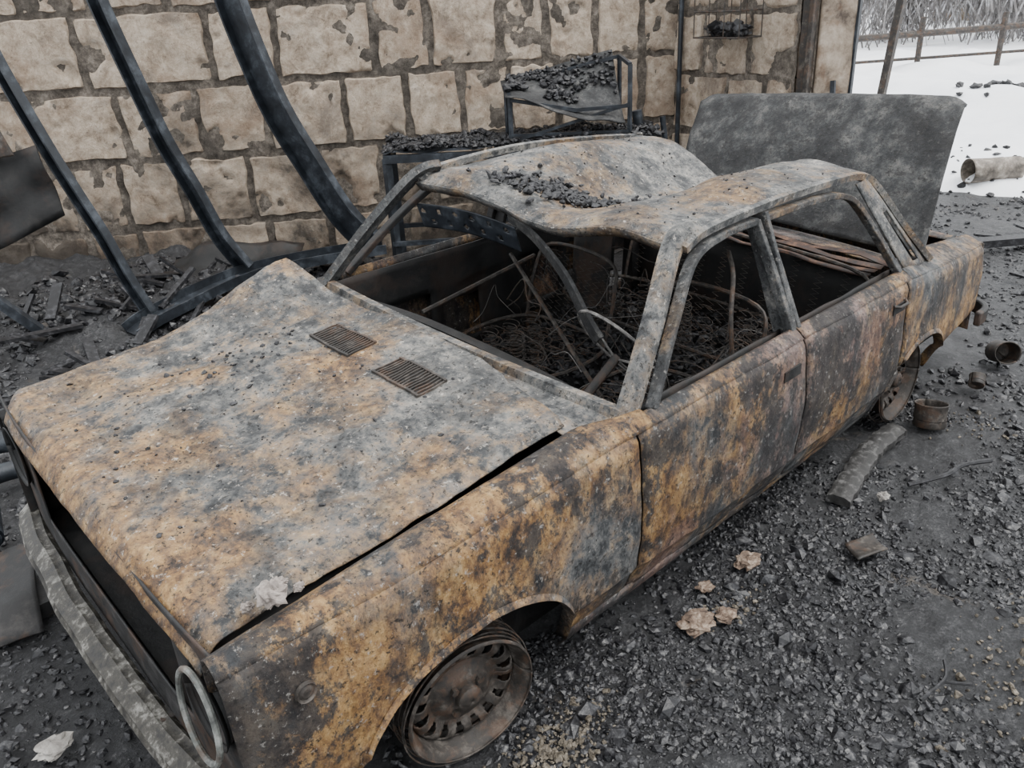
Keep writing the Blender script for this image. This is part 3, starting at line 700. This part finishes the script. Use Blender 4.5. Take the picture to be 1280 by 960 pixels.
# ================================================================= BENCH + FRAME
BN=empty('burnt_workbench'); m=MB()
A0=Vector((2.86,2.56,0));B0=Vector((4.28,1.40,0)); dv=(B0-A0).normalized(); bn=Vector((-dv.y,dv.x,0)); 
if bn.y<0: bn=-bn
Lb=(B0-A0).length
bpn=lambda a,b,z:A0+dv*a+bn*b+Vector((0,0,z))
H=.86
m.sweep([bpn(0,0,H),bpn(Lb,0,H-.03)],rect(.04,.05)); m.sweep([bpn(0,.5,H),bpn(Lb,.5,H-.03)],rect(.04,.05))
for a in(.02,Lb*.5,Lb-.02):
    m.sweep([bpn(a,0,H-.01),bpn(a,.5,H-.01)],rect(.04,.04))
    for b in(.02,.48): m.sweep([bpn(a,b,-.02),bpn(a,b,H)],rect(.045,.045),up=(1,0,0))
m.sweep([bpn(0,0,.3),bpn(Lb,0,.3)],rect(.03,.03)); m.sweep([bpn(0,.5,.3),bpn(Lb,.5,.3)],rect(.03,.03))
m.grid(lambda a,b:bpn(a,b,H+.03+.02*fbm(a,b,0,5)),lin(0,Lb,40),lin(-.01,.51,14))
m.obj('bench_frame',M_rib,BN,smooth=False,solid=0)
P=[];S=[]
for i in range(2600):
    a=random.uniform(0,Lb);b=random.uniform(0,.5);P.append(bpn(a,b,H+.045+.05*abs(nz(a,b,0,4))*random.random()*2));S.append(random.uniform(.006,.024))
chunks('charred_contents',P,S,M_char,BN)
CH=empty('burnt_metal_chair'); m=MB()
z0=H+.03
a0,a1=.84,1.62
fl=[bpn(a0,.06,z0),bpn(a0,.42,z0),bpn(a1,.06,z0-.02),bpn(a1,.42,z0-.02)]
hs=(.30,.34,.47,.50)
for p,h in zip(fl,hs): m.sweep([p,p+Vector((0,0,h))],rect(.022,.022),up=(1,0,0))
T=[p+Vector((0,0,h)) for p,h in zip(fl,hs)]
for a,b in((0,1),(2,3)): m.sweep([T[a],T[b]],rect(.022,.022))
m.sweep([T[0]-Vector((0,0,.02)),T[0].lerp(T[2],.55)-Vector((0,0,.19)),T[2]-Vector((0,0,.25))],rect(.022,.022)); m.sweep([T[1],T[3]],rect(.022,.022))
m.sweep([fl[0]+Vector((0,0,.06)),fl[2]+Vector((0,0,.06))],rect(.02,.02)); m.sweep([fl[0]+Vector((0,0,.02)),T[2]-Vector((.0,0,.24))],rect(.018,.018))
m.obj('frame',M_rib,CH,smooth=False)
m=MB()
def pan(u,v):
    p=bpn(lerp(a0-.03,a1-.04,u),lerp(.0,.48,v),0)
    low=z0+.30-.17*sm(0,.75,u)-.03*sm(.75,1,u)
    high=z0+lerp(.36,.52,u)
    p.z=lerp(low,high,v**1.3)+.012*nz(u*2,v*2,0,2); return p
m.grid(pan,lin(0,1,22),lin(0,1,12)); m.obj('curved_seat_pan',M_lid,CH,smooth=True,solid=.008)
P=[];S=[]
for i in range(420):
    u=random.uniform(.05,.98);v=random.uniform(.3,.95)
    if (u<.35 and v<.75) or (u-.8)**2/.03+(v-.4)**2/.03<1: continue
    p=pan(u,v);P.append((p.x,p.y,p.z+.01+.02*random.random()));S.append(random.uniform(.008,.028))
for i in range(60):
    p=pan(random.uniform(.02,.2),random.uniform(.3,.7));P.append((p.x,p.y,p.z+.02+.02*random.random()));S.append(random.uniform(.015,.03))
chunks('charred_remains',P,S,M_char,CH)
m=MB(); m.tube([(4.52,1.62,.0),(4.42,1.74,1.02)],.035,14); m.tube([(4.56,1.46,.0),(4.50,1.58,.98)],.02,10); m.obj('leaning_pipe',M_rib)

# ================================================================= FALLEN ARCH RIBS
RB=empty('collapsed_arch_frame')
def chan(w,h,t=.012): return [(-w/2,-h/2),(w/2,-h/2),(w/2,h/2),(w/2-t,h/2),(w/2-t,-h/2+t),(-w/2+t,-h/2+t),(-w/2+t,h/2),(-w/2,h/2)]
fwd=Vector((.669,.743,0))
ribs=[([(2.70,2.55,.33),(2.57,2.67,.55),(2.45,2.78,.88),(2.36,2.86,1.14),(2.30,2.92,1.39),(2.22,2.99,1.84),(2.19,3.02,2.2)],.18,.07),
 ([(1.98,2.95,.28),(1.88,3.02,.50),(1.80,3.08,.80),(1.72,3.15,1.08),(1.66,3.20,1.38),(1.57,3.27,1.87),(1.54,3.29,2.2)],.10,.06),
 ([(1.30,2.87,.20),(1.24,2.92,.42),(1.19,2.97,.66),(1.12,3.03,.92),(1.06,3.09,1.16),(.97,3.17,1.57),(.90,3.24,2.0)],.075,.05)]
for i,(p,w,h) in enumerate(ribs):
    m=MB(); m.sweep(cr(p,7),chan(w,h),up=tuple(-(fwd*.9+Vector((.3,-.27,0))))); m.obj('arch_rib_%d'%(i+1),M_rib,RB,ang=30)
m=MB()
m.sweep(cr([(1.15,2.78,.14),(1.35,2.80,.20),(2.0,2.86,.28),(2.76,2.52,.32)],6),chan(.20,.06),up=(0,0,1))
m.sweep([(.2,3.25,1.86),(1.25,3.35,2.02)],rect(.08,.04)); m.sweep([(.45,3.30,.62),(.86,3.15,.05)],rect(.07,.05))
m.obj('base_channel',M_rib,RB,ang=30)
m=MB(); m.quad((.50,3.35,.55),(1.05,3.05,.80),(1.02,3.1,1.18),(.40,3.42,1.02),10,.10,4); m.obj('torn_sheet_panel',M_in,RB,solid=.012)
def hk(u,v): return not any(math.hypot(u-a,v-b)<.07 for a,b in((.3,.3),(.6,.35),(.45,.65),(.75,.7)))
m=MB(); A_,B_,C_,D_=map(Vector,((.46,3.33,1.10),(.90,3.10,1.14),(.84,3.15,1.42),(.42,3.36,1.42)))
m.grid(lambda u,v:A_.lerp(B_,u).lerp(D_.lerp(C_,u),v),lin(0,1,30),lin(0,1,30),keep=hk); m.obj('perforated_bracket_plate',M_rim,RB,solid=.012)
m=MB(); m.quad((1.5,3.35,.14),(2.3,3.0,.16),(2.55,3.2,.30),(1.8,3.65,.30),12,.10,12); m.obj('fallen_roof_sheet',M_in,RB,solid=.012)
m=MB()
for i in range(40):
    x=random.uniform(.5,2.1);y=random.uniform(2.2,3.4);a=random.uniform(0,3.14);l=random.uniform(.15,.5);z=gz(x,y)
    m.sweep([(x,y,z+.02),(x+l*math.cos(a),y+l*math.sin(a)*.6,z+random.uniform(.03,.18))],rect(random.uniform(.02,.08),.02))
m.obj('charred_timber_pieces',M_char,RB,smooth=False)

# ================================================================= OUTSIDE
k=NT('snow'); n=k.noise(.7,8,.65,.3); n2=k.noise(12,6,.7)
k.fin(k.ramp(n,[(.3,(.74,.77,.82)),(.5,(.90,.92,.95)),(.7,(.96,.97,.98))]),.6,0,n2,.3,.03); M_snow=k.m
def snz(x,y):
    e=7.8+.35*fbm(y,x,0,.8)+.25*max(0,-y-.5)
    h=.62*sm(e-.3,e+2.0,x)
    return -.14+h+.14*fbm(x,y,0,.9)*sm(e,e+2,x)+.14*sm(e-.4,e+.1,x)
m=MB(); m.grid(lambda x,y:(x,y,snz(x,y)),lin(7.2,15,90),lin(-9,12,150)); m.grid(lambda x,y:(x,y,snz(x,y)-.05*sm(15,20,x)),lin(15,60,50),lin(-30,45,60)); SN=m.obj('snow_bank',M_snow)
P=[];S=[]
for i in range(70):
    x=random.gauss(10.2,.5);y=1.6-.55*(x-9.2)+random.gauss(0,.10);P.append((x,y,snz(x,y)+.01));S.append(random.uniform(.03,.08))
for i in range(220):
    x=random.uniform(7.4,8.5);y=random.uniform(-1.5,3);P.append((x,y,max(0,snz(x,y))));S.append(random.uniform(.01,.045))
chunks('soot_clods_on_snow',P,S,M_char,SN)
FN=empty('fence'); m=MB()
m.sweep([(8.80,2.03,.2),(8.96,1.91,2.4)],rect(.07,.07),up=(1,0,0)); m.obj('post',M_rim,FN,smooth=False)
m=MB(); m.tube([(10.8,4.3,1.0),(13.6,1.8,1.08)],.045,8); m.tube([(10.8,4.3,.7),(13.6,1.8,.75)],.02,8)
for t in(.2,.5,.8): m.tube([(10.8+2.8*t,4.3-2.5*t,.3),(10.8+2.8*t,4.3-2.5*t,1.25)],.04,8)
m.obj('rails',M_wire,FN)
m=MB(); R0v=Vector((.7433,-.669,0)); F0v=Vector((.669,.7433,0)); base0=Vector((-.2,-1.96,0))
for i in range(80):
    fw=random.uniform(14.5,26); rt=fw*random.uniform(.36,.72); p0=base0+F0v*fw+R0v*rt; x,y=p0.x,p0.y; z=snz(x,y)-.1
    for b in range(40):
        a=random.uniform(0,6.28);l=random.uniform(.8,2.6);t=random.uniform(.1,.7)
        p=Vector((x+random.uniform(-.4,.4),y+random.uniform(-.4,.4),z+random.uniform(0,1.0)));q=p+Vector((l*t*math.cos(a),l*t*math.sin(a),l*.8))
        m.tube([p,p.lerp(q,.5)+Vector((random.uniform(-.1,.1),random.uniform(-.1,.1),.05)),q],random.uniform(.006,.018),3,cap=False)
m.obj('winter_shrubs',mat_dark('frosted_twigs',(.06,.055,.05),(.18,.17,.165),(.55,.55,.57),3))
HS=empty('distant_shed'); m=MB(); m.box((27,6.2,1.2),(3,4,1.4)); m.obj('shed_body',M_beige,HS,smooth=False)
m=MB(); m.quad((25.2,4,1.9),(25.2,8.4,1.9),(27,8.4,2.7),(27,4,2.7),4,.03); m.quad((28.8,4,1.9),(28.8,8.4,1.9),(27,8.4,2.7),(27,4,2.7),4,.03); m.obj('snowy_roof',M_snow,HS,solid=.15)

# ================================================================= LIGHT / CAMERA
w=bpy.data.worlds.new('overcast'); SC.world=w; w.use_nodes=True; t=w.node_tree; bg=t.nodes['Background']
tc=t.nodes.new('ShaderNodeTexCoord'); sp=t.nodes.new('ShaderNodeSeparateXYZ'); rp=t.nodes.new('ShaderNodeValToRGB')
t.links.new(tc.outputs['Generated'],sp.inputs[0]); t.links.new(sp.outputs[2],rp.inputs[0]); t.links.new(rp.outputs[0],bg.inputs[0])
rp.color_ramp.elements[0].color=(.78,.81,.85,1); rp.color_ramp.elements[1].color=(.96,.98,1,1); bg.inputs[1].default_value=2.7
sd=bpy.data.lights.new('soft_sun','SUN'); sd.energy=4.2; sd.angle=math.radians(35); sd.color=(1,.98,.95)
so=bpy.data.objects.new('soft_sun',sd); SC.collection.objects.link(so); so.rotation_euler=Vector((-.35,.45,-1)).to_track_quat('-Z','Y').to_euler()
C=Vector((-0.2027,-1.9636,1.7481));yaw,pitch,roll,f=.8385,.4387,-.0579,1021
F=Vector((math.cos(pitch)*math.cos(yaw),math.cos(pitch)*math.sin(yaw),-math.sin(pitch)))
R=Vector((math.sin(yaw),-math.cos(yaw),0));Up=R.cross(F)
R2=math.cos(roll)*R+math.sin(roll)*Up;U2=-math.sin(roll)*R+math.cos(roll)*Up
cd=bpy.data.cameras.new('camera'); cd.sensor_width=36; cd.lens=f/1280*36; cd.clip_end=300; cd.clip_start=.02
cam=bpy.data.objects.new('camera',cd); SC.collection.objects.link(cam)
M=Matrix((R2,U2,-F)).transposed().to_4x4(); M.translation=C; cam.matrix_world=M
SC.camera=cam
